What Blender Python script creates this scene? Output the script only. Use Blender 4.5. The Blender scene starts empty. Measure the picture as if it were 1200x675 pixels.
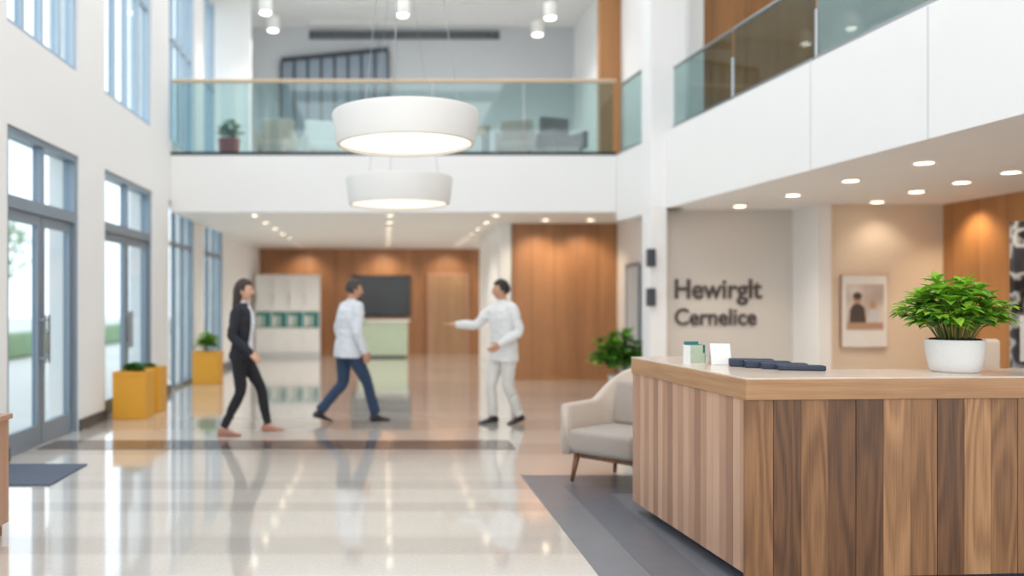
import bpy, math, random
from mathutils import Vector, Matrix, noise as mnoise
from mathutils.bvhtree import BVHTree
random.seed(7)
V=Vector
scene=bpy.context.scene
COL=scene.collection

# ------------------------------------------------------------------ materials
def lin(c):
    c=c/255.0
    return c/12.92 if c<=0.04045 else ((c+0.055)/1.055)**2.4
def rgb(c,a=1.0): return (lin(c[0]),lin(c[1]),lin(c[2]),a)
def N(nt,t,**k):
    n=nt.nodes.new(t)
    for a,b in k.items(): setattr(n,a,b)
    return n
def math_(nt,op,a,b=None):
    n=N(nt,'ShaderNodeMath',operation=op)
    for i,x in enumerate((a,b)):
        if x is None: continue
        if isinstance(x,(int,float)): n.inputs[i].default_value=x
        else: nt.links.new(x,n.inputs[i])
    return n.outputs[0]
def mat(name,c,rough=0.5,metal=0.0,var=0.06,scale=6.0,spec=0.5,bump=0.0,coat=0.0,sheen=0.0,trans=0.0):
    m=bpy.data.materials.new(name); m.use_nodes=True; nt=m.node_tree
    b=nt.nodes['Principled BSDF']
    tc=N(nt,'ShaderNodeTexCoord'); no=N(nt,'ShaderNodeTexNoise')
    no.inputs['Scale'].default_value=scale; no.inputs['Detail'].default_value=4
    nt.links.new(tc.outputs['Object'],no.inputs['Vector'])
    mx=N(nt,'ShaderNodeMix',data_type='RGBA')
    base=rgb(c)
    mx.inputs[6].default_value=tuple(max(0,x*(1-var)) for x in base[:3])+(1,)
    mx.inputs[7].default_value=tuple(min(1,x*(1+var)) for x in base[:3])+(1,)
    nt.links.new(no.outputs[0],mx.inputs[0]); nt.links.new(mx.outputs[2],b.inputs['Base Color'])
    b.inputs['Roughness'].default_value=rough; b.inputs['Metallic'].default_value=metal
    b.inputs['Specular IOR Level'].default_value=spec
    b.inputs['Coat Weight'].default_value=coat
    b.inputs['Sheen Weight'].default_value=sheen
    if trans>0:
        tr=N(nt,'ShaderNodeBsdfTranslucent'); nt.links.new(mx.outputs[2],tr.inputs[0])
        ms=N(nt,'ShaderNodeMixShader'); ms.inputs[0].default_value=trans
        out=[n for n in nt.nodes if n.type=='OUTPUT_MATERIAL'][0]
        nt.links.new(b.outputs[0],ms.inputs[1]); nt.links.new(tr.outputs[0],ms.inputs[2]); nt.links.new(ms.outputs[0],out.inputs[0])
    if bump>0:
        bp=N(nt,'ShaderNodeBump'); bp.inputs['Strength'].default_value=bump; bp.inputs['Distance'].default_value=0.01
        n2=N(nt,'ShaderNodeTexNoise'); n2.inputs['Scale'].default_value=scale*12
        nt.links.new(tc.outputs['Object'],n2.inputs['Vector'])
        nt.links.new(n2.outputs[0],bp.inputs['Height']); nt.links.new(bp.outputs[0],b.inputs['Normal'])
    return m
def emis(name,c,s):
    m=bpy.data.materials.new(name); m.use_nodes=True; nt=m.node_tree
    b=nt.nodes['Principled BSDF']; b.inputs['Base Color'].default_value=rgb(c)
    b.inputs['Emission Color'].default_value=rgb(c); b.inputs['Emission Strength'].default_value=s
    return m
def glass(name,c,gl=0.12,rough=0.02):
    m=bpy.data.materials.new(name); m.use_nodes=True; nt=m.node_tree
    for n in list(nt.nodes): nt.nodes.remove(n)
    o=N(nt,'ShaderNodeOutputMaterial'); t=N(nt,'ShaderNodeBsdfTransparent'); g=N(nt,'ShaderNodeBsdfGlossy')
    t.inputs[0].default_value=rgb(c); g.inputs['Roughness'].default_value=rough
    mx=N(nt,'ShaderNodeMixShader'); mx.inputs[0].default_value=gl
    nt.links.new(t.outputs[0],mx.inputs[1]); nt.links.new(g.outputs[0],mx.inputs[2]); nt.links.new(mx.outputs[0],o.inputs[0])
    return m
def wood(name,dark,light,w=0.2,fx=3.0,fz=0.5,k=38,var=0.35,rough=0.4,horiz=False,gap=0.0,amt=1.0,fine=1.1):
    m=bpy.data.materials.new(name); m.use_nodes=True; nt=m.node_tree; b=nt.nodes['Principled BSDF']
    tc=N(nt,'ShaderNodeTexCoord'); sp=N(nt,'ShaderNodeSeparateXYZ'); nt.links.new(tc.outputs['Object'],sp.inputs[0])
    u=math_(nt,'ADD',sp.outputs[0],sp.outputs[1]); z=sp.outputs[2]
    if horiz: u,z=z,u
    d=math_(nt,'DIVIDE',u,w)
    idn=math_(nt,'FLOOR',d)
    wn=N(nt,'ShaderNodeTexWhiteNoise',noise_dimensions='1D'); nt.links.new(math_(nt,'ADD',idn,17.37),wn.inputs['W']); r=wn.outputs['Value']
    cb=N(nt,'ShaderNodeCombineXYZ')
    nt.links.new(math_(nt,'ADD',math_(nt,'MULTIPLY',u,fx),math_(nt,'MULTIPLY',r,50)),cb.inputs[0])
    nt.links.new(math_(nt,'MULTIPLY',r,30),cb.inputs[1]); nt.links.new(math_(nt,'MULTIPLY',z,fz),cb.inputs[2])
    no=N(nt,'ShaderNodeTexNoise'); no.inputs['Scale'].default_value=1; no.inputs['Detail'].default_value=1.5; no.inputs['Roughness'].default_value=0.35
    nt.links.new(cb.outputs[0],no.inputs['Vector'])
    s=math_(nt,'SINE',math_(nt,'MULTIPLY',no.outputs[0],k))
    s=math_(nt,'ADD',math_(nt,'MULTIPLY',s,0.33*amt),0.5)
    cb2=N(nt,'ShaderNodeCombineXYZ'); nt.links.new(math_(nt,'MULTIPLY',u,150),cb2.inputs[0])
    nt.links.new(math_(nt,'MULTIPLY',r,9),cb2.inputs[1]); nt.links.new(math_(nt,'MULTIPLY',z,4),cb2.inputs[2])
    n2=N(nt,'ShaderNodeTexNoise'); n2.inputs['Scale'].default_value=1; n2.inputs['Detail'].default_value=3
    nt.links.new(cb2.outputs[0],n2.inputs['Vector'])
    f=math_(nt,'ADD',s,math_(nt,'MULTIPLY',math_(nt,'SUBTRACT',n2.outputs[0],0.5),fine))
    f=math_(nt,'ADD',f,math_(nt,'MULTIPLY',math_(nt,'SUBTRACT',r,0.5),var*2))
    cl=N(nt,'ShaderNodeClamp'); nt.links.new(f,cl.inputs[0])
    mx=N(nt,'ShaderNodeMix',data_type='RGBA'); mx.inputs[6].default_value=rgb(dark); mx.inputs[7].default_value=rgb(light)
    nt.links.new(cl.outputs[0],mx.inputs[0]); out=mx.outputs[2]
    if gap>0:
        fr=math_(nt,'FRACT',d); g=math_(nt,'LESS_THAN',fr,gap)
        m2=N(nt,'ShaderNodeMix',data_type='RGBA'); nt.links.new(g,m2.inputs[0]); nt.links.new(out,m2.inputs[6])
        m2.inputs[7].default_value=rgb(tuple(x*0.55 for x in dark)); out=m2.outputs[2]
    nt.links.new(out,b.inputs['Base Color']); b.inputs['Roughness'].default_value=rough
    return m

M={}
M['white']=mat('white_plaster',(238,237,235),0.6,var=0.02,scale=1.5)
M['column']=mat('white_column_paint',(240,239,238),0.5,var=0.02)
M['ceil']=mat('ceiling_paint',(224,224,222),0.7,var=0.02)
M['greywall']=mat('grey_plaster',(200,204,207),0.7,var=0.03,scale=1)
M['signwall']=mat('warm_grey_wall',(210,203,195),0.65,var=0.03,scale=1.2)
M['beige']=mat('beige_wall',(228,212,191),0.65,var=0.03,scale=1.2)
M['frame']=mat('window_frame_metal',(134,148,160),0.35,metal=0.3,var=0.04)
M['framel']=mat('window_frame_light',(176,192,206),0.4,metal=0.1,var=0.04)
M['dark']=mat('dark_metal',(40,46,52),0.4,metal=0.4)
M['plinth']=mat('dark_plinth',(58,66,74),0.35)
M['steel']=mat('brushed_steel',(170,172,175),0.3,metal=0.9)
M['glass']=glass('window_glass',(236,244,248),0.08)
M['rail']=glass('rail_glass',(216,231,231),0.09)
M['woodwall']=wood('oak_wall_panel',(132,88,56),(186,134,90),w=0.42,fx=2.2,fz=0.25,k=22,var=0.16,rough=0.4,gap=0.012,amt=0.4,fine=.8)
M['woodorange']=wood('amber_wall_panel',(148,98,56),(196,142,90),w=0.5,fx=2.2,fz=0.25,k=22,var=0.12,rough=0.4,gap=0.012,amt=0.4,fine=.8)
M['wooddoor']=wood('door_veneer',(146,112,82),(184,148,112),w=1.2,fx=2,fz=0.3,k=20,var=0.05,rough=0.4,amt=0.4)
for nm,dk,lt in (('deskA',(70,46,30),(134,94,62)),('deskB',(98,66,42),(170,124,84)),('deskC',(124,86,56),(198,150,106))):
    M[nm]=wood('walnut_'+nm,dk,lt,w=0.148,fx=6,fz=0.75,k=44,var=0.08,rough=0.42,amt=0.6,fine=.9)
for nm,dk,lt in (('sideA',(142,104,82),(174,132,106)),('sideB',(164,122,98),(194,152,124)),('sideC',(182,142,116),(212,172,144))):  # paler, pinker tone: light falling on the desk side put into the colour
    M[nm]=wood('slat_'+nm,dk,lt,w=0.08,fx=5,fz=0.5,k=30,var=0.05,rough=0.36,amt=0.4,fine=.6)
M['deskside']=M['sideB']
M['deskedge']=wood('oak_edge',(150,108,72),(200,156,114),w=0.5,fx=9,fz=0.5,k=36,var=0.05,rough=0.4,horiz=True,amt=0.4,fine=.9)
M['railwood']=mat('pale_beech',(206,182,152),0.4)
M['desktop']=wood('counter_laminate',(210,188,168),(228,210,194),w=5.0,fx=5,fz=0.4,k=30,var=0.05,rough=0.2,amt=0.4,fine=.6)
M['kick']=mat('kick_blue_black',(34,50,68),0.35)
M['yellow']=mat('mustard_planter',(222,160,48),0.45,var=0.04)
M['soil']=mat('soil',(58,42,34),0.95,var=0.4,scale=60,bump=0.8)
M['pot']=mat('white_ceramic',(226,226,224),0.35,var=0.05,scale=60,bump=0.08)
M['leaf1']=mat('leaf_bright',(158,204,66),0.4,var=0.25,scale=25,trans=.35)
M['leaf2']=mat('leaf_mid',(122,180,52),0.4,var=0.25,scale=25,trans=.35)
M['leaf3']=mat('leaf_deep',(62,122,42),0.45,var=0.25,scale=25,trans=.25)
M['stem']=mat('stem',(96,110,52),0.6)
M['fabric']=mat('grey_fabric',(172,160,150),0.9,var=0.08,scale=40,bump=0.3,sheen=0.3)
M['fabricl']=mat('cream_fabric',(204,188,172),0.85,var=0.06,scale=40,bump=0.3,sheen=0.3)
M['leg']=wood('walnut_leg',(100,62,38),(144,94,62),w=0.3,fx=6,fz=1,k=20,var=0.05)
M['lamp']=mat('lamp_shade_white',(232,230,226),0.5,var=0.01)
M['lampglow']=emis('lamp_diffuser',(255,244,224),0.9)
M['down']=emis('downlight_lens',(255,238,208),8)
M['spotlens']=emis('spotlight_lens',(255,250,240),6)
M['teal']=mat('teal_print',(44,124,124),0.5)
M['palegreen']=mat('pale_green_panel',(178,194,170),0.5)
M['black']=mat('screen_black',(24,28,32),0.15,var=0.3)
M['paper']=mat('paper_white',(232,232,230),0.6)
M['navy']=mat('navy_binder',(42,54,74),0.5)
M['letters']=mat('sign_letters',(84,76,72),0.5,metal=0.1)
M['skin']=mat('skin',(212,164,138),0.5,var=0.04)
M['skin2']=mat('skin_tan',(196,146,118),0.5,var=0.04)
M['lip']=mat('lip',(176,104,96),0.45)
M['eyew']=mat('eye_white',(235,232,228),0.25)
M['iris']=mat('iris',(50,34,26),0.2)
M['hairb']=mat('hair_black',(26,22,22),0.45,var=0.3,scale=40,bump=0.4)
M['hairbr']=mat('hair_brown',(52,38,32),0.45,var=0.3,scale=40,bump=0.4)
M['hairg']=mat('hair_dark_grey',(64,56,52),0.5,var=0.3,scale=40,bump=0.4)
M['blazer']=mat('black_blazer',(34,36,44),0.8,var=0.15,scale=20)
M['blackpants']=mat('black_trousers',(28,28,32),0.8,var=0.15,scale=20)
M['shirt']=mat('white_shirt',(218,222,228),0.8,var=0.05,scale=10,bump=0.3)
M['coat']=mat('white_tunic',(222,223,223),0.8,var=0.05,scale=10,bump=0.3)
M['wpants']=mat('cream_trousers',(212,209,204),0.8,var=0.05,scale=10)
M['jeans']=mat('navy_jeans',(46,64,92),0.85,var=0.15,scale=18)
M['shoeb']=mat('dark_shoe',(48,44,48),0.4)
M['shoen']=mat('tan_shoe',(170,118,100),0.4)
M['red']=mat('red_pot',(170,60,56),0.5)
M['ground']=mat('outdoor_paving',(206,206,202),0.8,var=0.1,scale=2)
M['treeleaf']=mat('tree_leaf',(150,178,140),0.7,var=0.2,scale=3,trans=.3)
M['bark']=mat('bark',(130,118,106),0.9,var=0.2)
M['artdark']=mat('print_charcoal',(84,76,72),0.4)
M['artmid']=mat('print_tan',(184,150,128),0.4)

def print_mat(name,cols,scale,seed,ps=(0,0.44,0.52,0.6)):
    m=bpy.data.materials.new(name); m.use_nodes=True; nt=m.node_tree; b=nt.nodes['Principled BSDF']
    tc=N(nt,'ShaderNodeTexCoord'); mp=N(nt,'ShaderNodeMapping'); mp.inputs['Location'].default_value=(seed,seed*.7,seed*.3)
    no=N(nt,'ShaderNodeTexNoise'); no.inputs['Scale'].default_value=scale; no.inputs['Detail'].default_value=1.5
    nt.links.new(tc.outputs['Object'],mp.inputs[0]); nt.links.new(mp.outputs[0],no.inputs['Vector'])
    cr=N(nt,'ShaderNodeValToRGB'); cr.color_ramp.interpolation='LINEAR'
    el=cr.color_ramp.elements
    el[0].position=0; el[0].color=rgb(cols[0]); el[1].position=ps[1]; el[1].color=rgb(cols[1])
    for i in (2,3):
        e=el.new(ps[i]); e.color=rgb(cols[i])
    nt.links.new(no.outputs[0],cr.inputs[0]); nt.links.new(cr.outputs[0],b.inputs['Base Color']); b.inputs['Roughness'].default_value=0.35
    return m
M['printA']=print_mat('photo_print',[(120,108,100),(196,186,178),(214,204,196),(226,222,218)],2.4,3.1,(0,.42,.52,.62))
M['printB']=print_mat('mono_print',[(20,20,22),(60,62,66),(190,190,190),(32,32,34)],4.6,8.3)

def floor_mat():
    m=bpy.data.materials.new('polished_terrazzo'); m.use_nodes=True; nt=m.node_tree; b=nt.nodes['Principled BSDF']
    tc=N(nt,'ShaderNodeTexCoord'); sp=N(nt,'ShaderNodeSeparateXYZ'); nt.links.new(tc.outputs['Object'],sp.inputs[0])
    no=N(nt,'ShaderNodeTexNoise'); no.inputs['Scale'].default_value=45; no.inputs['Detail'].default_value=6
    nt.links.new(tc.outputs['Object'],no.inputs['Vector'])
    n3=N(nt,'ShaderNodeTexNoise'); n3.inputs['Scale'].default_value=0.7
    nt.links.new(tc.outputs['Object'],n3.inputs['Vector'])
    mx=N(nt,'ShaderNodeMix',data_type='RGBA'); mx.inputs[6].default_value=rgb((204,196,186)); mx.inputs[7].default_value=rgb((231,225,216))
    nt.links.new(no.outputs[0],mx.inputs[0])
    y=sp.outputs[1]
    n1=N(nt,'ShaderNodeTexNoise',noise_dimensions='1D'); n1.inputs['Scale'].default_value=1.0; n1.inputs['Detail'].default_value=1
    nt.links.new(math_(nt,'MULTIPLY',math_(nt,'ADD',y,3.2),1.15),n1.inputs['W'])
    refl_band=N(nt,'ShaderNodeMapRange'); refl_band.interpolation_type='SMOOTHSTEP'  # soft bands imitating window reflections, painted into the base colour
    nt.links.new(n1.outputs[0],refl_band.inputs[0]); refl_band.inputs[1].default_value=.48; refl_band.inputs[2].default_value=.57
    m2=N(nt,'ShaderNodeMix',data_type='RGBA'); nt.links.new(math_(nt,'MULTIPLY',refl_band.outputs[0],0.32),m2.inputs[0])
    nt.links.new(mx.outputs[2],m2.inputs[6]); m2.inputs[7].default_value=rgb((158,149,142))
    nt.links.new(m2.outputs[2],b.inputs['Base Color'])
    rr=math_(nt,'ADD',math_(nt,'MULTIPLY',n3.outputs[0],0.07),0.04); nt.links.new(rr,b.inputs['Roughness'])
    b.inputs['Specular IOR Level'].default_value=0.9; b.inputs['Coat Weight'].default_value=0.7; b.inputs['Coat Roughness'].default_value=0.06
    return m
M['floor']=floor_mat()
M['stripe']=mat('dark_stone_inlay',(100,90,86),0.12,var=0.2,scale=8,spec=0.7)
M['matgrey']=mat('slate_tile',(118,120,126),0.3,var=0.12,scale=5)
M['matgrey2']=mat('slate_tile_dark',(100,104,112),0.3,var=0.15,scale=9)
M['doormat']=mat('door_mat',(90,100,116),0.85,var=0.15,scale=20,bump=0.3)

# ------------------------------------------------------------------ mesh builder
class MB:
    def __init__(s): s.v=[]; s.f=[]; s.m=[]; s.mats=[]
    def mi(s,m):
        if m not in s.mats: s.mats.append(m)
        return s.mats.index(m)
    def add(s,vs,fs,m):
        o=len(s.v); s.v+= [tuple(x) for x in vs]; k=s.mi(m)
        for f in fs: s.f.append([i+o for i in f]); s.m.append(k)
    def box(s,x0,x1,y0,y1,z0,z1,m,M4=None):
        vs=[V((x,y,z)) for z in (z0,z1) for y in (y0,y1) for x in (x0,x1)]
        if M4: vs=[M4@v for v in vs]
        s.add(vs,[(0,2,3,1),(4,5,7,6),(0,1,5,4),(2,6,7,3),(0,4,6,2),(1,3,7,5)],m)
    def rbox(s,x0,x1,y0,y1,z0,z1,m,r=0.01,seg=3,M4=None):
        import bmesh
        bm=bmesh.new(); bmesh.ops.create_cube(bm,size=1)
        for v in bm.verts:
            v.co=V(((x0+x1)/2+v.co.x*(x1-x0),(y0+y1)/2+v.co.y*(y1-y0),(z0+z1)/2+v.co.z*(z1-z0)))
        bmesh.ops.bevel(bm,geom=list(bm.edges),offset=r,segments=seg,affect='EDGES',profile=0.5)
        bm.verts.index_update()
        vs=[(M4@v.co) if M4 else v.co.copy() for v in bm.verts]
        fs=[[q.index for q in f.verts] for f in bm.faces]; bm.free(); s.add(vs,fs,m)
    def prism(s,pts,z0,z1,m):
        n=len(pts); vs=[(p[0],p[1],z0) for p in pts]+[(p[0],p[1],z1) for p in pts]
        fs=[list(range(n))[::-1],list(range(n,2*n))]+[(i,(i+1)%n,(i+1)%n+n,i+n) for i in range(n)]
        s.add(vs,fs,m)
    def loft(s,rings,m,cap=True):
        n=len(rings[0]); vs=[p for r in rings for p in r]; fs=[]
        for i in range(len(rings)-1):
            for j in range(n):
                a=i*n+j; b=i*n+(j+1)%n; fs.append((a,b,b+n,a+n))
        if cap: fs.append(list(range(n))[::-1]); fs.append([(len(rings)-1)*n+j for j in range(n)])
        s.add(vs,fs,m)
    def lathe(s,prof,c,m,n=40,cap=True):
        rings=[[V((c[0]+r*math.cos(2*math.pi*j/n),c[1]+r*math.sin(2*math.pi*j/n),c[2]+z)) for j in range(n)] for r,z in prof]
        s.loft(rings,m,cap)
    def tube(s,pts,rad,m,n=10,round_=False):
        s.loft(tube_rings(pts,rad,n,round_),m)
    def ell(s,c,r,m,R=None,nu=16,nv=10):
        rings=[]
        for i in range(nv+1):
            a=math.pi*(i/nv)*0.998+0.003; 
            ring=[]
            for j in range(nu):
                b=2*math.pi*j/nu
                p=V((r[0]*math.sin(a)*math.cos(b),r[1]*math.sin(a)*math.sin(b),-r[2]*math.cos(a)))
                if R: p=R@p
                ring.append(V(c)+p)
            rings.append(ring)
        s.loft(rings,m)
    def build(s,name,parent=None,smooth=False,M4=None,bevel=0,angle=None):
        me=bpy.data.meshes.new(name); me.from_pydata(s.v,[],s.f)
        for m in s.mats: me.materials.append(M[m])
        me.polygons.foreach_set('material_index',s.m)
        me.update()
        import bmesh
        bm=bmesh.new(); bm.from_mesh(me); bmesh.ops.recalc_face_normals(bm,faces=bm.faces); bm.to_mesh(me); bm.free()
        if smooth: me.polygons.foreach_set('use_smooth',[True]*len(me.polygons))
        if angle is not None:
            me.polygons.foreach_set('use_smooth',[True]*len(me.polygons))
            me.set_sharp_from_angle(angle=angle)
        o=bpy.data.objects.new(name,me); COL.objects.link(o)
        if M4: o.matrix_world=M4
        if parent: o.parent=parent
        if bevel:
            b=o.modifiers.new('bevel','BEVEL'); b.width=bevel; b.segments=2; b.limit_method='ANGLE'
        return o
def tube_rings(pts,rad,n=10,round_=False):
    pts=[V(p) for p in pts]; 
    if round_:
        d0=(pts[0]-pts[1]).normalized(); d1=(pts[-1]-pts[-2]).normalized()
        pts=[pts[0]+d0*rad[0]*0.85,pts[0]+d0*rad[0]*0.5]+pts+[pts[-1]+d1*rad[-1]*0.5,pts[-1]+d1*rad[-1]*0.85]
        rad=[rad[0]*0.45,rad[0]*0.85]+list(rad)+[rad[-1]*0.85,rad[-1]*0.45]
    rings=[]; u=None
    for i,p in enumerate(pts):
        a=pts[max(i-1,0)]; b=pts[min(i+1,len(pts)-1)]; t=(b-a).normalized()
        if u is None:
            u=t.orthogonal().normalized()
        u=(u-t*u.dot(t)).normalized(); w=t.cross(u)
        rings.append([p+(u*math.cos(2*math.pi*j/n)+w*math.sin(2*math.pi*j/n))*rad[i] for j in range(n)])
    return rings
def smoothpath(pts,rad,sub=5):
    P=[V(p) for p in pts]; out=[];ro=[]
    for i in range(len(P)-1):
        p0=P[max(i-1,0)];p1=P[i];p2=P[i+1];p3=P[min(i+2,len(P)-1)]
        for k in range(sub):
            t=k/sub
            q=0.5*((2*p1)+(p2-p0)*t+(2*p0-5*p1+4*p2-p3)*t*t+(3*p1-p0-3*p2+p3)*t**3)
            out.append(q); ro.append(rad[i]*(1-t)+rad[i+1]*t)
    out.append(P[-1]); ro.append(rad[-1]); return out,ro
def ering(c,u,v,a,b,n=24,p=2.3):
    r=[]
    for j in range(n):
        t=2*math.pi*j/n; ct,st=math.cos(t),math.sin(t)
        x=math.copysign(abs(ct)**(2/p),ct)*a; y=math.copysign(abs(st)**(2/p),st)*b
        r.append(V(c)+V(u)*x+V(v)*y)
    return r
def empty(name,loc=(0,0,0),rz=0):
    e=bpy.data.objects.new(name,None); COL.objects.link(e); e.location=loc; e.rotation_euler=(0,0,rz); e.empty_display_size=0.2
    return e

# ------------------------------------------------------------------ ROOM SHELL
XL=-3.5
b=MB(); b.box(-4.0,12,-4,24.3,-0.1,0,'floor'); b.build('floor')
b=MB(); b.box(-60,60,-60,80,-0.16,-0.11,'ground'); b.build('outdoor_ground')
b=MB(); b.box(-3.5,1.33,8.58,9.13,0,0.004,'stripe'); 
b.build('floor_inlay_stripe')
b=MB(); b.box(1.17,4.6,1.5,7.3,0,0.006,'matgrey')
for (x0,x1,y0,y1) in ((1.45,1.75,1.6,6.9),(1.75,4.4,6.62,6.9),(2.2,4.4,1.6,6.3)):
    b.box(x0,x1,y0,y1,0.006,0.008,'matgrey2')
b.build('slate_floor_panel')
b=MB(); b.rbox(-3.45,-2.7,6.9,7.77,0,0.014,'doormat',r=0.005); b.build('door_mat')

pill=[(-1.2,-0.4),(2.0,2.9),(4.6,5.5),(7.0,7.93),(9.8,10.7),(12.9,13.9),(15.8,16.6),(18.6,20.2)]
bays=[(-0.4,2.0),(2.9,4.6),(5.5,7.0),(7.93,9.8),(10.7,12.9),(13.9,15.8),(16.6,18.6)]
b=MB()
for a,c in pill: b.box(-3.85,XL,a,c,0,7.9,'white')
for a,c in bays+[(-4,-1.2)]:
    b.box(-3.85,XL,a,c,3.15,4.1,'white'); b.box(-3.85,XL,a,c,7.6,7.9,'white')
b.box(-3.85,XL,20.2,24.3,0,2.95,'white')
b.build('wall_left')
b=MB()
for a,c in pill: b.box(-3.5,XL+0.025,a-0.01,c+0.01,0,0.13,'plinth')
b.box(-3.5,XL+0.02,20.21,24,0,0.12,'plinth')
b.build('baseboard_left')
def window(name,y0,y1,z0,z1,nv,bars,fm='frame',w=0.06):
    g=empty(name); f=MB(); x0,x1=-3.64,-3.54
    f.box(x0,x1,y0,y0+w,z0,z1,fm); f.box(x0,x1,y1-w,y1,z0,z1,fm)
    f.box(x0,x1,y0+w,y1-w,z0,z0+w,fm); f.box(x0,x1,y0+w,y1-w,z1-w,z1,fm)
    for i in range(1,nv):
        y=y0+(y1-y0)*i/nv; f.box(x0+.01,x1-.01,y-w*.4,y+w*.4,z0+w,z1-w,fm)
    for z in bars: f.box(x0+.005,x1-.005,y0+w,y1-w,z-w*.5,z+w*.5,fm)
    o=f.build('frame',g)
    q=MB(); q.box(-3.595,-3.585,y0+w*.5,y1-w*.5,z0+w*.5,z1-w*.5,'glass'); q.build('pane',g)
    return g
k=1
for i,(y0,y1) in enumerate(bays):
    if i in (3,4): continue
    window('window_%d'%k,y0,y1,0,3.15,3,[2.45],'frame'); k+=1
for i,(y0,y1) in enumerate(bays):
    window('window_%d'%k,y0,y1,4.1,7.6,4,[5.9],'framel',0.065); k+=1
def glazed_door(name,y0,y1,leafs):
    g=empty(name); f=MB(); x0,x1=-3.66,-3.52; w=0.07
    f.box(x0,x1,y0,y0+w,0,3.15,'frame'); f.box(x0,x1,y1-w,y1,0,3.15,'frame')
    f.box(x0,x1,y0+w,y1-w,3.08,3.15,'frame'); f.box(x0,x1,y0+w,y1-w,2.38,2.5,'frame')
    f.box(x0+.02,x1-.02,(y0+y1)/2-.03,(y0+y1)/2+.03,2.5,3.08,'frame')
    f.build('frame',g)
    q=MB(); q.box(-3.6,-3.59,y0+w,y1-w,2.5,3.08,'glass'); q.build('transom_glass',g)
    n=len(leafs); W=(y1-y0-2*w)/n
    for i in range(n):
        a=y0+w+i*W+0.01; c=a+W-0.02
        l=MB(); s=0.085
        l.box(-3.62,-3.56,a,a+s,0.01,2.37,'frame'); l.box(-3.62,-3.56,c-s,c,0.01,2.37,'frame')
        l.box(-3.62,-3.56,a+s,c-s,0.01,0.22,'frame'); l.box(-3.62,-3.56,a+s,c-s,2.27,2.37,'frame')
        l.box(-3.595,-3.585,a+s,c-s,0.22,2.27,'glass')
        hy=c-s*.5 if i%2==0 else a+s*.5
        l.tube([(-3.5,hy,0.85),(-3.5,hy,1.35)],[0.014,0.014],'steel'); 
        for hz in (0.9,1.3): l.tube([(-3.5,hy,hz),(-3.57,hy,hz)],[0.01,0.01],'steel')
        l.build('leaf_%d'%(i+1),g)
glazed_door('door_1',7.93,9.8,[0,1]); glazed_door('door_2',10.7,12.9,[0,1])

b=MB(); b.box(XL+.002,4.45,14.0,24.3,2.95,3.88,'white'); b.build('mezzanine_floor_slab')
RX=lambda y: 4.93-0.08*y
b=MB(); b.prism([(RX(13.99),13.99),(RX(-3),-3),(12,-3),(12,13.99)],2.8,3.88,'white'); b.build('balcony_floor_slab')
b=MB()
for y in (4.9,6.87,8.5): b.box(RX(y)-0.004,RX(y)+0.01,y-0.005,y+0.005,2.8,3.87,'greywall')
b.build('trim_1')
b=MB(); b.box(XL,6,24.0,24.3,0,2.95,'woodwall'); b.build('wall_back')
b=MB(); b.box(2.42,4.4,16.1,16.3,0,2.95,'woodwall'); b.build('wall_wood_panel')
b=MB(); b.box(2.18,2.4,16.12,19.5,0,2.95,'white') ; b.build('wall_inner_corridor')
b=MB(); b.box(4.4,4.6,12.45,16.3,0,2.95,'white'); b.build('wall_inner_right')
b=MB(); b.box(4.36,4.4,14.6,15.3,0,2.1,'greywall'); b.box(4.34,4.36,14.55,14.6,0,2.15,'frame'); b.box(4.34,4.36,15.3,15.35,0,2.15,'frame'); b.box(4.34,4.36,14.6,15.3,2.1,2.15,'frame'); b.build('door_3')
b=MB(); b.box(3.98,5.86,12.25,12.45,0,2.8,'signwall'); b.build('wall_sign')
b=MB(); b.box(5.86,6.03,11.5,12.45,0,2.8,'column'); b.build('wall_pier')
b=MB(); b.box(6.03,7.6,11.6,11.8,0,2.8,'beige'); b.build('wall_beige')
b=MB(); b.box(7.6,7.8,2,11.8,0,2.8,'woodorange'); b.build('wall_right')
b=MB(); b.box(6.03,7.6,11.58,11.6,0,0.12,'paper'); b.box(4.05,5.86,12.23,12.25,0,0.12,'paper'); b.build('baseboard_right')
b=MB(); b.box(3.74,3.98,12.0,12.36,0,2.8,'column'); b.box(3.74,4.24,12.0,12.4,2.8,7.9,'column'); b.build('structural_column',bevel=0.01)
b=MB(); b.box(XL,5.2,20.0,20.2,3.88,7.9,'greywall'); b.build('wall_back_upper')
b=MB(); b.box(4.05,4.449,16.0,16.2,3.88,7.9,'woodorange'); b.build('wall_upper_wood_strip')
b=MB(); b.box(4.45,4.65,12.41,20,3.88,7.9,'white'); b.build('wall_upper_inner')
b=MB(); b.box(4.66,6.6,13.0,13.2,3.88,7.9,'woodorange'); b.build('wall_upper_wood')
b=MB(); b.box(6.6,12,13.0,13.2,3.88,7.9,'white'); b.build('wall_upper_right')
b=MB(); b.box(11.8,12,-3,13,3.88,7.9,'white'); b.build('wall_far_right_upper')
b=MB(); b.box(-3.85,4.65,16.5,20.2,7.9,8.1,'ceil'); b.box(-3.85,-2.9,-4,16.5,7.9,8.1,'ceil'); b.box(3.6,12,-4,16.5,7.9,8.1,'ceil')  # left open over the atrium: unseen skylight added to let sky light in
for y in (1,4,7,10,13): b.box(-2.9,3.6,y,y+0.2,7.8,8.1,'ceil')
b.box(-1.7,3.0,18.3,18.36,7.84,7.9,'ceil'); b.box(-1.7,3.0,19.6,19.66,7.84,7.9,'ceil')
b.build('ceiling')

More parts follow.
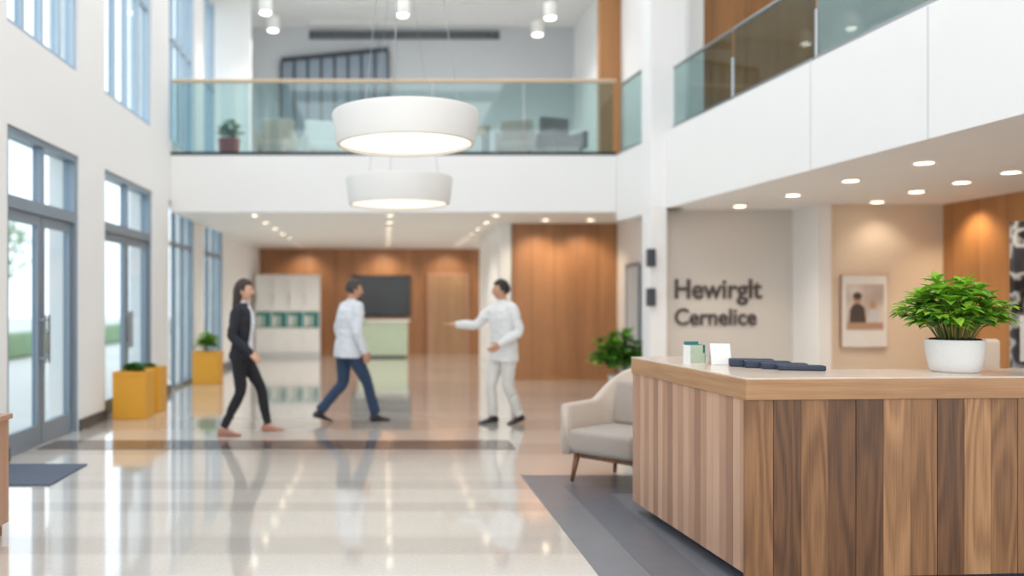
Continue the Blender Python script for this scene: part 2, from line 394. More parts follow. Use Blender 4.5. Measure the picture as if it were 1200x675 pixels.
g=empty('mezzanine_glass_railing')
q=MB()
xs=[XL,-2.2,-0.7,0.8,2.3,3.78]
for i in range(5): q.box(xs[i]+.01,xs[i+1]-.01,14.04,14.055,3.9,5.08,'rail')
q.build('glass_panels',g)
q=MB(); q.rbox(XL,3.82,14.015,14.085,5.08,5.14,'railwood',r=0.02); q.build('handrail',g)
q=MB(); q.box(XL,3.81,14.0,14.09,3.88,3.94,'dark'); q.build('base_channel',g)
g=empty('balcony_glass_railing')
def rail_seg(g,y0,y1,zt,nm):
    q=MB(); a=V((RX(y0)+.06,y0,0)); c=V((RX(y1)+.06,y1,0)); d=(c-a).normalized(); n=V((-d.y,d.x,0))*0.008
    def bx(t0,z0,z1,m):
        q.prism([(a-n*t0)[:2],(c-n*t0)[:2],(c+n*t0)[:2],(a+n*t0)[:2]],z0,z1,m)
    bx(1,3.92,zt,'rail'); bx(3,3.88,3.93,'steel'); bx(2.2,zt,zt+.03,'steel'); q.build(nm,g)
rail_seg(g,12.45,13.95,5.0,'panel_corner')
ys=[-2,0.5,3,4.9,6.8,8.5,10.2,11.9]
for i in range(len(ys)-1): rail_seg(g,ys[i]+.03,ys[i+1]-.03,4.72,'panel_%d'%i)
q=MB()
for y in ys[:-1]:
    q.tube([(RX(y)+.06,y,3.88),(RX(y)+.06,y,4.4)],[0.02,0.02],'steel')
q.build('posts',g)

b=MB()
b.box(-1.75,2.7,19.96,20.0,7.62,7.8,'plinth')
for i in range(5): b.box(-1.7,2.65,19.95,19.96,7.64+i*.033,7.65+i*.033,'steel')
b.build('air_vent')
g=empty('window_%d'%k); 
q=MB(); x0,x1=-2.4,0.1
q.add([(x0,19.9,5.3),(x1,19.9,5.3),(x1,19.9,7.3),(x0,19.9,7.05),(x0,20,5.3),(x1,20,5.3),(x1,20,7.3),(x0,20,7.05)],[(0,1,2,3),(4,7,6,5),(0,4,5,1),(1,5,6,2),(2,6,7,3),(3,7,4,0)],'frame'); q.build('blind_panel',g)
q=MB()
for i in range(9):
    x=x0+(x1-x0)*i/8; q.box(x-.03,x+.03,19.86,19.9,5.3,7.05+.25*i/8,'plinth')
q.add([(x0,19.85,7.05),(x1,19.85,7.3),(x1,19.85,7.4),(x0,19.85,7.15),(x0,19.9,7.05),(x1,19.9,7.3),(x1,19.9,7.4),(x0,19.9,7.15)],[(0,1,2,3),(4,7,6,5),(0,4,5,1),(1,5,6,2),(2,6,7,3),(3,7,4,0)],'plinth'); q.build('mullions',g)
b=MB(); b.box(-3.5,-2.75,17.6,17.75,3.88,7.9,'white'); b.build('wall_upper_left_pier')

# ------------------------------------------------------------------ lights fixtures
def downlight(x,y,z,r=0.075,em='down'):
    q=MB(); q.lathe([(r+.02,0),(r+.02,-.012),(r,-.014),(r,-.004)],(x,y,z),'lamp',24)
    q.lathe([(r,-.0045),(r*.98,-.006)],(x,y,z),em,24)
    q.build('downlight',smooth=False)
def spot(x,y,z,e,col=(1,.82,.6),size=1.9,tgt=None,blend=.8):
    l=bpy.data.lights.new('spot_beam','SPOT'); l.energy=e; l.color=col; l.spot_size=size; l.spot_blend=blend; l.shadow_soft_size=.08
    o=bpy.data.objects.new('downlight_beam',l); COL.objects.link(o); o.location=(x,y,z)
    if tgt: o.rotation_euler=(V(tgt)-V((x,y,z))).to_track_quat('-Z','Y').to_euler()
for px,py in ((1083,190),(1127,213),(1074,224),(1185,201),(997,211),(929,228),(1028,236),(867,241)):
    Y=1300/(352-py); X=(px-450)/1000*Y
    downlight(X,Y,2.8,0.085)
for (x,y) in ((4.9,11.2),(6.6,10.4),(6.0,8.0),(5.4,6.0)): spot(x,y,2.76,62,(1,.85,.68))
spot(7.3,10.9,2.76,46,(1,.78,.52),2.0,(7.6,10.9,1.4))
spot(6.7,11.2,2.76,14,(1,.84,.66),2.0,(6.7,11.6,1.2))
for i in range(7):
    y=14.5+i*1.35
    downlight(0.1,y,2.95,0.06); downlight(-2.2,y,2.95,0.06); 
    downlight(1.9,y,2.95,0.06)
downlight(2.9,15.3,2.95,.07); downlight(3.7,15.3,2.95,.07)
for x in (2.9,3.7): spot(x,15.5,2.9,52,(1,.8,.56),2.0,(x,16.1,1.3))
for x in (1.8,-2.2,0): spot(x,23.2,2.9,54,(1,.82,.6),2.0,(x,24,1.4))
for (x,y) in ((-1.5,17),(1,17),(-1.5,20.5),(1,20.5)): spot(x,y,2.9,110,(1,.91,.81),2.5)
for i,(px,py,Y) in enumerate(((311,12,16.5),(320,33,18),(472,15,16.5),(645,18,16.5),(630,38,18))):
    x=(px-450)/1000*Y; z=1.5+(352-py)/1000*Y
    q=MB(); q.lathe([(.11,.0),(.13,.03),(.13,.28),(.03,.3)],(x,Y,z-.05),'lamp',24)
    q.lathe([(.10,-.01),(.105,0.001)],(x,Y,z-.05),'spotlens',24)
    q.tube([(x,Y,z+.2),(x,Y,7.9)],[.012,.012],'lamp'); q.build('pendant_spotlight',angle=0.6)
    spot(x,Y,z-.08,110,(1,.95,.89),2.5)
    
def drum(x,y,zb,zt,r):
    g=empty('drum_pendant_lamp')
    q=MB(); rt=r*1.03; rb=r*0.96; n=72
    prof=[(rb-.03,zb+.03),(rb-.03,zb+.004),(rb-.012,zb),(rb,zb+.008),(rt-.004,zt-.02),(rt-.012,zt),(rt-.05,zt),(rt-.05,zt-.05)]
    q.lathe(prof,(x,y,0),'lamp',n,cap=False); q.build('shade',g,angle=0.7)
    q=MB(); q.lathe([(.01,zb+.035),(rb-.03,zb+.03),(rb-.03,zb+.04),(.01,zb+.045)],(x,y,0),'lampglow',n); q.build('diffuser',g)
    q=MB(); q.lathe([(.01,zt-.04),(rt-.045,zt-.04),(rt-.045,zt-.03),(.01,zt-.03)],(x,y,0),'lamp',n); q.build('top_plate',g)
    q=MB()
    for a in (0.3,2.4,4.5): q.tube([(x+rt*.8*math.cos(a),y+rt*.8*math.sin(a),zt-.03),(x,y,6.3)],[.003,.003],'steel',6)
    q.tube([(x,y,6.3),(x,y,8.1)],[.005,.005],'steel',6)
    q.lathe([(.09,0),(.09,-.04),(.02,-.06)],(x,y,7.8),'lamp',20)
    q.build('cables',g)
drum(0.18,7.12,2.79,3.06,0.6); drum(0.18,10.12,2.63,2.95,0.62)

# ------------------------------------------------------------------ RECEPTION DESK
desk=empty('reception_desk',(1.87,4.4,0),0.066)
Lx,Ly=3.0,1.66; aw=0.55; ad=0.5
b=MB()
w=0.148; n=int(Lx/w)+1
seq='BABAACBACBBCABCCABBCB'
for i in range(n):
    x0=i*w; x1=min((i+1)*w,Lx)
    dz=random.choice((0,.0015,.003))
    b.box(x0+.001-.0035,x1-.001-.0035,0.002+dz,0.03,0.06,0.985,'desk'+seq[i%len(seq)])
b.build('front_planks',desk,bevel=0.001)
b=MB(); w=0.08; n=int(Ly/w)
seq='BCABCCBABCBCABCACBCB'
for i in range(n):
    y0=i*w; y1=(i+1)*w if i<n-1 else Ly
    b.box(0.0035,0.03,max(y0-.0035,.031)+.001,y1-.001-.0035,0.08,0.985,'side'+seq[i%len(seq)])
b.build('side_slats',desk,bevel=0.001)
b=MB()
b.prism([(.03,.03),(Lx-.02,.03),(Lx-.02,ad-.02),(aw-.02,ad-.02),(aw-.02,Ly-.01),(.03,Ly-.01)],0.08,0.985,'leg')
b.build('carcass',desk)
b=MB(); b.prism([(.10,.08),(Lx-.1,.08),(Lx-.1,ad-.08),(aw-.06,ad-.08),(aw-.06,Ly-.12),(.10,Ly-.12)],0.008,0.08,'kick'); b.build('toe_kick',desk)
b=MB(); b.prism([(-.006,-.006),(Lx,-.006),(Lx,ad),(aw,ad),(aw,Ly),(-.006,Ly)],0.985,1.09,'deskedge'); b.build('counter_edge',desk,bevel=0.003)
b=MB(); b.prism([(-.006,-.006),(Lx,-.006),(Lx,ad),(aw,ad),(aw,Ly),(-.006,Ly)],1.09,1.10,'desktop'); b.build('counter_top',desk,bevel=0.002)
b=MB(); b.box(aw,Lx,ad,1.15,0.72,0.75,'desktop'); b.box(Lx-.04,Lx,ad,1.15,0.008,0.72,'leg'); b.build('work_surface',desk)

def leaf(mb,base,d,up,L,W,m,droop=.25):
    d=V(d).normalized(); s=d.cross(V(up))
    if s.length<1e-3: s=V((1,0,0))
    s.normalize(); nrm=s.cross(d).normalized()
    vs=[];fs=[]; prof=[(0,.06),(.15,.55),(.3,.92),(.38,.84),(.52,1),(.6,.80),(.74,.66),(.8,.45),(1,.02)]
    for t,wd in prof:
        c=V(base)+d*L*t-V((0,0,1))*droop*L*t*t
        vs+= [c-s*W*.5*wd+nrm*W*.16*wd, c, c+s*W*.5*wd+nrm*W*.16*wd]
    for i in range(len(prof)-1):
        a=i*3; fs+=[(a,a+1,a+4,a+3),(a+1,a+2,a+5,a+4)]
    mb.add(vs,fs,m)
def bushy(name,c,rx,rz,zbase,nst,pot,leafL=0.07,leafs=('leaf1','leaf2','leaf3'),leafW=.034,low=.28):
    g=empty(name)
    pot(g,c)
    mb=MB(); st=MB()
    for i in range(nst):
        u=(i+.5)/nst; th=i*2.39996; ph=math.acos(1-u*1.12) if u<0.9 else 1.6
        d=V((math.sin(ph)*math.cos(th),math.sin(ph)*math.sin(th),math.cos(ph)))
        rr=random.uniform(.78,1.04)
        end=V(c)+V((d.x*rx*rr,d.y*rx*rr,zbase+rz*(low+(1-low)*max(d.z,-.1))*rr))
        st0=V(c)+V((d.x*.05,d.y*.05,zbase-.10)); mid=(st0+end)/2+V((0,0,.05))
        pts,rd=smoothpath([st0,mid,end],[.004,.003,.002],4); st.tube(pts,rd,'stem',5)
        for lev,(pp,nl) in enumerate(((end,8),(pts[-3],6),(pts[len(pts)//2],4))):
            for j in range(nl):
                a=j*2*math.pi/nl+random.uniform(-.4,.4)
                tilt=random.uniform(-.1,.65)
                ax=(d*0.5+V((math.cos(a),math.sin(a),tilt))).normalized()
                L=leafL*random.uniform(.75,1.2)
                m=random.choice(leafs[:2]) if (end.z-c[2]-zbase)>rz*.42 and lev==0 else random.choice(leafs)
                leaf(mb,pp+V((0,0,random.uniform(-.01,.01))),ax,(0,0,1),L,leafW*random.uniform(.8,1.2),m,random.uniform(.15,.45))
    st.build('stems',g); mb.build('leaves',g,smooth=True)
    return g
def ceramic(g,c):
    q=MB(); q.lathe([(.02,0),(.112,0),(.122,.01),(.134,.06),(.144,.13),(.146,.175),(.142,.181),(.136,.177),(.132,.15),(.02,.145)],c,'pot',56); q.build('pot',g,angle=.8)
    q=MB(); q.lathe([(.01,.155),(.08,.175),(.131,.16),(.131,.152),(.01,.15)],c,'soil',30); q.build('soil',g,smooth=True)
    q=MB()
    for i in range(110):
        a=random.uniform(0,6.28); r=math.sqrt(random.random())*.12
        q.ell((c[0]+r*math.cos(a),c[1]+r*math.sin(a),c[2]+.182-.1*abs(r-.07)),(.012,.011,.011),'soil',nu=6,nv=4)
    q.build('pebbles',g,smooth=True)
pc=(3.205,4.79,1.10)
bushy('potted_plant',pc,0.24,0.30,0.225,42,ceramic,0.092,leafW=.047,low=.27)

DM=Matrix.Translation((1.87,4.4,0))@Matrix.Rotation(0.066,4,'Z')
b=MB(); T=DM@Matrix.Translation((0.10,0.92,1.10))@Matrix.Rotation(0.2,4,'Z')
b.box(0,.11,0,.07,0,.006,'paper',T); b.box(0,.004,0,.07,.006,.12,'paper',T); b.box(.106,.11,0,.07,.006,.12,'teal',T)
b.box(.004,.106,.064,.07,.006,.14,'teal',T); b.box(.004,.106,0,.004,.006,.07,'palegreen',T)
for i in range(5): b.box(.01,.10,.008+i*.011,.014+i*.011,.006,.12+.004*(i%2),('palegreen','teal')[i%2],T)
b.build('brochure_holder')
b=MB(); T=DM@Matrix.Translation((0.22,0.88,1.1015))@Matrix.Rotation(-0.2,4,'Z')
R=T@Matrix.Rotation(-0.32,4,'X'); b.box(0,.12,0,.003,0.0,.135,'paper',R)
R2=T@Matrix.Translation((0,.09,0))@Matrix.Rotation(0.32,4,'X'); b.box(0,.12,0,.003,0.0,.135,'paper',R2); b.build('folded_card')
b=MB()
for i in range(4):
    T=DM@Matrix.Translation((0.36+i*.05,0.70-i*.095,1.1))@Matrix.Rotation(-.34+.02*i,4,'Z')
    b.rbox(-.10,.15,-.0,.085,0.0,.030+.006*(3-i),'navy',.008,3,T)
    b.box(-.099,.149,.084,.087,.008,.022,'paper',T)
b.build('binder_stack')

# ------------------------------------------------------------------ ARMCHAIR
ch=empty('armchair',(1.98,7.02,0.008),-0.85)
def Upath(t,hw,hd,r):
    L1=hd*2-r; arc=math.pi*r/2; L2=2*(hw-r); tot=2*L1+2*arc+L2; s=t*tot
    if s<L1: return V((-hw,-hd+s)),V((-1,0))
    s-=L1
    if s<arc: a=s/r; return V((-hw+r-r*math.cos(a),hd-r+r*math.sin(a))),V((-math.cos(a),math.sin(a)))
    s-=arc
    if s<L2: return V((-hw+r+s,hd)),V((0,1))
    s-=L2
    if s<arc: a=s/r; return V((hw-r+r*math.sin(a),hd-r+r*math.cos(a))),V((math.sin(a),math.cos(a)))
    s-=arc
    return V((hw,hd-r-s)),V((1,0))
b=MB(); rings=[]
nn=48
for i in range(nn+1):
    t=i/nn; p,nm=Upath(t,.35,.33,.2); c=1-abs(2*t-1)
    s=max(0,min(1,(c-.42)/.42)); s=s*s*(3-2*s); zt=.64+.02*c+.25*s
    th=.045; lean=.06*s
    prof=[(-th*.7,.22),(-th,.30),(-th,zt-.03),(-th*.6,zt-.006),(0,zt),(th*.6,zt-.006),(th,zt-.03),(th,.30),(th*.7,.22)]
    ring=[]
    for o,z in prof:
        q=p+nm*(o+lean*(z-.4)*1.6*(1 if z>.4 else 0)); ring.append(V((q.x,q.y,z)))
    rings.append(ring)
b.loft(rings,'fabricl'); b.build('shell',ch,smooth=True)
b=MB(); b.rbox(-.305,.305,-.36,.28,.24,.44,'fabric',.05,5); b.build('seat_cushion',ch,smooth=True)
b=MB(); R=Matrix.Translation((0,.235,.43))@Matrix.Rotation(-.16,4,'X'); b.rbox(-.26,.26,-.05,.05,0,.38,'fabric',.045,5,R); b.build('back_cushion',ch,smooth=True)
b=MB(); b.box(-.28,.28,-.28,.26,.2,.25,'leg'); b.build('under_frame',ch)
for i,(x,y) in enumerate(((-.27,-.27),(.27,-.27),(-.25,.25),(.25,.25))):
    b=MB(); b.tube([(x*1.12,y*1.12,0),(x,y,.24)],[.015,.028],'leg',12); b.build('leg_%d'%(i+1),ch,smooth=True)

# ------------------------------------------------------------------ PLANTERS
def squareplanter(x0,x1,y0,y1,h):
    def f(g,c):
        q=MB(); q.rbox(x0,x1,y0,y1,0,h-.056,'yellow',.01,3); 
        for a in ((x0,x1,y0,y0+.04),(x0,x1,y1-.04,y1),(x0,x0+.04,y0+.04,y1-.04),(x1-.04,x1,y0+.04,y1-.04)): q.box(*a,h-.055,h,'yellow')
        q.box(x0+.04,x1-.04,y0+.04,y1-.04,h-.05,h-.03,'soil'); q.build('planter_box',g)
    return f
bushy('yellow_planter',(-3.21,10.95,0.0),.10,.09,.60,14,squareplanter(-3.42,-3.0,10.74,11.16,.60),.08,('leaf3','leaf3','leaf3'),leafW=.04)
bushy('yellow_planter',(-3.20,11.6,0.0),.09,.02,.60,8,squareplanter(-3.40,-3.0,11.4,11.8,.60),.05,('leaf3','leaf3','leaf3'),leafW=.04)
bushy('yellow_planter',(-3.20,15.5,0.0),.16,.3,.62,18,squareplanter(-3.43,-2.96,15.25,15.75,.58),.12,('leaf1','leaf2','leaf3'),leafW=.05)
def floorpot(g,c):
    q=MB(); q.lathe([(.02,0),(.16,0),(.2,.3),(.21,.33),(.185,.33),(.17,.27),(.02,.27)],c,'pot',36); q.build('pot',g,angle=.7)
    q=MB(); q.lathe([(.01,.28),(.17,.28),(.17,.27),(.01,.27)],c,'soil',24); q.build('soil',g)
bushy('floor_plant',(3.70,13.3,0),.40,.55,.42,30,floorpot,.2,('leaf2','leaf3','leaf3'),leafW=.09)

# ------------------------------------------------------------------ BACK AREA OBJECTS
g=empty('display_cabinet'); b=MB()
x0,x1=-3.4,-1.7
b.box(x0,x1,22.5,22.9,0,.1,'greywall'); b.box(x0,x1,22.5,22.9,.1,2.18,'paper'); b.build('carcass',g)
b=MB(); n=4
for i in range(n):
    a=x0+(x1-x0)*i/n
    b.rbox(a+.015,a+(x1-x0)/n-.015,22.475,22.5,1.22,2.15,'paper',.006); b.rbox(a+.015,a+(x1-x0)/n-.015,22.475,22.5,.13,.76,'paper',.006)
    b.box(a+.015,a+(x1-x0)/n-.015,22.485,22.5,.78,1.2,'teal')
    for j in range(3): b.box(a+.05+j*.12,a+.13+j*.12,22.46,22.484,.82,1.1,('paper','palegreen','teal')[j])
    b.box(a+.035,a+.05,22.45,22.475,1.4,1.7,'steel')
b.build('doors',g)
b=MB(); b.rbox(-.89,.74,23.9,23.97,1.05,2.2,'dark',.012); b.box(-.86,.71,23.895,23.9,1.08,2.17,'black'); b.box(-.2,.1,23.97,24,1.5,1.8,'dark'); b.build('wall_television')
b=MB(); b.box(-.67,.62,22.3,22.9,.06,.94,'palegreen'); b.rbox(-.72,.67,22.25,22.95,.94,.99,'paper',.01); b.box(-.6,.55,22.35,22.85,0,.06,'plinth'); b.build('service_counter')
g=empty('door_4'); b=MB(); b.box(1.3,2.3,23.94,23.99,0,2.2,'wooddoor'); b.tube([(2.15,23.9,1.0),(2.05,23.9,1.0)],[.012,.012],'steel'); b.tube([(2.15,23.9,1.0),(2.15,23.95,1.0)],[.012,.012],'steel'); b.build('leaf',g)
b=MB(); b.box(1.22,1.3,23.92,24,0,2.28,'deskside'); b.box(2.3,2.38,23.92,24,0,2.28,'deskside'); b.box(1.3,2.3,23.92,24,2.2,2.28,'deskside'); b.build('frame',g)
for z in (1.97,1.42):
    b=MB(); b.rbox(3.68,3.79,11.88,12.0,z,z+.25,'plinth',.012); b.build('wall_speaker')
b=MB(); b.box(-3.2,-2.41,4.3,5.48,.08,.74,'deskside'); b.box(-3.15,-2.44,4.35,5.45,0,.08,'leg'); b.rbox(-3.22,-2.39,4.28,5.5,.74,.775,'deskside',.006); b.build('wood_cabinet')

g=empty('wall_sign_lettering')
def text(s,x0,x1,zb,nm):
    c=bpy.data.curves.new(nm,'FONT'); c.body=s; c.extrude=.012; c.offset=.007; c.size=.4; c.space_character=1.0
    o=bpy.data.objects.new(nm,c); COL.objects.link(o); bpy.context.view_layer.update()
    sc=(x1-x0)/o.dimensions.x; minx=min(v[0] for v in o.bound_box)
    o.scale=(sc,sc*1.1,1); o.rotation_euler=(math.pi/2,0,0); o.location=(x0-minx*sc,12.235,zb); c.materials.append(M['letters']); o.parent=g
text('Hewirglt',4.17,5.42,1.53,'line_1'); text('Cernelice',4.17,5.34,1.15,'line_2')
b=MB(); b.rbox(6.19,6.82,11.55,11.598,.86,1.85,'deskside',.005); b.box(6.2,6.81,11.545,11.55,.87,1.84,'paper'); b.box(6.25,6.76,11.54,11.545,1.1,1.72,'printA')
def flatshape(pts,m,y):
    b.add([(x,y,z) for x,z in pts],[list(range(len(pts)))],m)
def disc(cx,cz,rx,rz): return [(cx+rx*math.cos(a*.3142),cz+rz*math.sin(a*.3142)) for a in range(20)]
flatshape(disc(6.40,1.52,.055,.07),'artmid',11.537); flatshape(disc(6.40,1.56,.06,.05),'artdark',11.536)
flatshape([(6.29,1.2),(6.52,1.2),(6.50,1.4),(6.43,1.46),(6.36,1.46),(6.30,1.38)],'artdark',11.538)
flatshape(disc(6.61,1.44,.045,.06),'artmid',11.537); flatshape([(6.53,1.2),(6.70,1.2),(6.69,1.33),(6.63,1.39),(6.57,1.38)],'greywall',11.538)
flatshape([(6.26,1.11),(6.75,1.11),(6.75,1.2),(6.26,1.2)],'artmid',11.538)
b.build('framed_poster')
b=MB(); b.rbox(6.2,7.3,8.4,8.46,.3,2.28,'printB',.005); b.box(6.25,6.35,8.3,8.6,0,.3,'dark'); b.box(7.1,7.2,8.3,8.6,0,.3,'dark'); b.box(6.26,6.9,8.39,8.4,.9,1.35,'paper'); b.build('display_board')
ch2=empty('office_chair',(4.55,6.4,0)); b=MB(); b.rbox(-.24,.24,-.25,.25,.44,.52,'fabricl',.03,4); b.rbox(-.23,.23,.2,.27,.56,1.2,'fabricl',.03,4); b.build('seat_and_back',ch2,smooth=True)
b=MB(); b.tube([(0,0,.1),(0,0,.44)],[.025,.025],'steel'); b.tube([(0,.1,.46),(0,.28,.5),(0,.26,.7)],[.015]*3,'steel')
for i in range(5):
    a=i*1.2566; b.tube([(0,0,.12),(.28*math.cos(a),.28*math.sin(a),.06)],[.02,.014],'steel'); b.ell((.28*math.cos(a),.28*math.sin(a),.03),(.03,.03,.03),'dark')
b.build('base',ch2,smooth=True)
def simplechair(name,x,y,z,m,rz=0):
    e=empty(name,(x,y,z),rz); b=MB(); b.rbox(-.3,.3,-.3,.3,.32,.46,m,.04,4); b.rbox(-.3,.3,.2,.32,.46,.95,m,.04,4); b.rbox(-.36,-.28,-.28,.3,.32,.64,m,.03,3); b.rbox(.28,.36,-.28,.3,.32,.64,m,.03,3); b.build('body',e,smooth=True)
    b=MB()
    for sx in(-.26,.26):
        for sy in (-.24,.24): b.tube([(sx,sy,0),(sx*.95,sy*.95,.34)],[.014,.02],'leg')
    b.build('legs',e)
simplechair('lounge_chair',-1.95,15.4,3.88,'fabricl'); simplechair('lounge_chair',-1.1,15.6,3.88,'paper',.3)
simplechair('lounge_chair',2.4,15.5,3.88,'fabric',-.2); simplechair('lounge_chair',3.2,15.3,3.88,'plinth',.4)
b=MB(); b.box(1.0,1.9,15.2,15.9,4.58,4.62,'railwood')
for x in(1.05,1.85):
    for y in(15.25,15.85): b.box(x-.02,x+.02,y-.02,y+.02,3.88,4.58,'dark')
b.build('side_table')
def redpot(g,c):
    q=MB(); q.lathe([(.02,0),(.15,0),(.19,.38),(.17,.38),(.15,.32),(.02,.32)],c,'red',30); q.build('pot',g,angle=.7)
bushy('red_potted_plant',(-2.65,14.6,3.88),.2,.28,.40,12,redpot,.12,('leaf2','leaf3','leaf3'),leafW=.05)
b=MB(); b.box(6.8,8.2,11.2,11.7,3.88,4.9,'beige'); b.rbox(6.75,8.25,11.15,11.75,4.9,4.94,'railwood',.008); b.build('storage_cabinet')

# ------------------------------------------------------------------ OUTDOORS
def tree(x,y,h,r,seed):
    g=empty('tree'); rnd=random.Random(seed)
    q=MB(); pts,rd=smoothpath([(x,y,-.11),(x+.1,y,h*.4),(x,y+.1,h*.75)],[.14,.1,.05],4); q.tube(pts,rd,'bark')
    for i in range(6):
        a=rnd.uniform(0,6.28); q.tube([(x,y,h*.45),(x+math.cos(a)*r*.6,y+math.sin(a)*r*.6,h*.75)],[.05,.02],'bark',6)
    q.build('trunk',g,smooth=True)
    q=MB()
    for i in range(600):
        d=V((rnd.gauss(0,1),rnd.gauss(0,1),rnd.gauss(0,.9))).normalized()*r*rnd.uniform(.4,1)
        leaf(q,V((x,y,h*.8))+d,(rnd.uniform(-1,1),rnd.uniform(-1,1),rnd.uniform(-.6,.4)),(0,0,1),rnd.uniform(.25,.4),.2,'treeleaf')
    q.build('crown',g)
for i,(x,y,h,r) in enumerate(((-14,13,4.2,1.6),(-17,26,5,2),(-16,34,5,2))): tree(x,y,h,r,i)
b=MB(); b.rbox(-10.5,-10,4,40,-.11,.6,'treeleaf',.15,4); b.build('hedge',smooth=True)

# ------------------------------------------------------------------ PEOPLE
CLOTH={'blazer':.006,'blackpants':.005,'shirt':.008,'coat':.008,'wpants':.007,'jeans':.006}
def remesh_parts(parts,name,voxel,parent,smooth_it=4):
    allb=MB(); trees=[]
    for p in parts: allb.add(p.v,p.f,p.mats[0]); trees.append((BVHTree.FromPolygons([V(x) for x in p.v],p.f),p.mats[0]))
    tmp=allb.build('tmp'); md=tmp.modifiers.new('r','REMESH'); md.mode='VOXEL'; md.voxel_size=voxel
    s=tmp.modifiers.new('s','SMOOTH'); s.iterations=smooth_it; s.factor=.5
    dg=bpy.context.evaluated_depsgraph_get(); dg.update()
    me=bpy.data.meshes.new_from_object(tmp.evaluated_get(dg)); bpy.data.objects.remove(tmp)
    me.materials.clear(); names=[]
    for _,m in trees:
        if m not in names: names.append(m); me.materials.append(M[m])
    idx=[]; fold={}
    for p in me.polygons:
        best=9;bi=0
        for t,m in trees:
            r=t.find_nearest(p.center)
            if r[3] is not None and r[3]<best-1e-5: best=r[3]; bi=names.index(m)
        idx.append(bi)
        a=CLOTH.get(names[bi],0)
        for vi in p.vertices: fold[vi]=min(fold.get(vi,1),a)
    # cloth folds : slanted ridged noise pushed along the normals
    nrm=[v.normal.copy() for v in me.vertices]
    for v in me.vertices:
        a=fold.get(v.index,0)
        if a<=0: continue
        c=v.co; q=V((c.x*7+c.z*5,c.y*7-c.z*3,c.z*13+c.x*4))
        r=1-abs(mnoise.noise(q))*2.2
        v.co=c+nrm[v.index]*a*(r*.9+mnoise.noise(q*2.1)*.5-.35)
    me.polygons.foreach_set('material_index',idx); me.polygons.foreach_set('use_smooth',[True]*len(me.polygons))
    me.update()
    me.name=name; o=bpy.data.objects.new(name,me); COL.objects.link(o); o.parent=parent; return o
def part(m): p=MB(); p.mi(m); return p
def hand(w,d,n,s,m,parent,nm,curl=.5,S=1.0):
    w=V(w); d=V(d).normalized(); n=V(n); n=(n-d*n.dot(d)).normalized(); s_=d.cross(n).normalized()
    if s_.dot(V(s))<0: s_=-s_
    ps=[]; p=part(m); L=.088*S
    p.loft([ering(w-d*.03,s_,n,.027*S,.021*S,14),ering(w,s_,n,.028*S,.02*S,14),ering(w+d*L*.35,s_,n,.038*S,.018*S,14),ering(w+d*L*.75,s_,n,.042*S,.015*S,14),ering(w+d*L,s_,n,.039*S,.011*S,14)],m); ps.append(p)
    for i,(o,Lf) in enumerate(((.031,.070),(.011,.079),(-.010,.074),(-.030,.058))):
        q=w+d*(L-.012)+s_*o*S; dd=d.copy(); pts=[q]; a=0
        for k_,fr in enumerate((.45,.32,.25)):
            a=curl*(.5+.5*k_)*(1+.1*i); dd=(d*math.cos(a)+n*math.sin(a)).normalized()
            q=q+dd*Lf*S*fr+ (s_*(o*.04)); pts.append(q)
        f=part(m); f.tube(pts,[.0095*S,.009*S,.0082*S,.007*S],m,10,True); ps.append(f)
    q=w+d*.022*S+s_*.026*S; t1=q+(d*.55+s_*.75+n*.25).normalized()*.038*S; t2=t1+(d*.85+s_*.25+n*.35).normalized()*.03*S
    f=part(m); f.tube([q,t1,t2],[.014*S,.0115*S,.009*S],m,10,True); ps.append(f)
    return remesh_parts(ps,nm,.0036,parent,3)
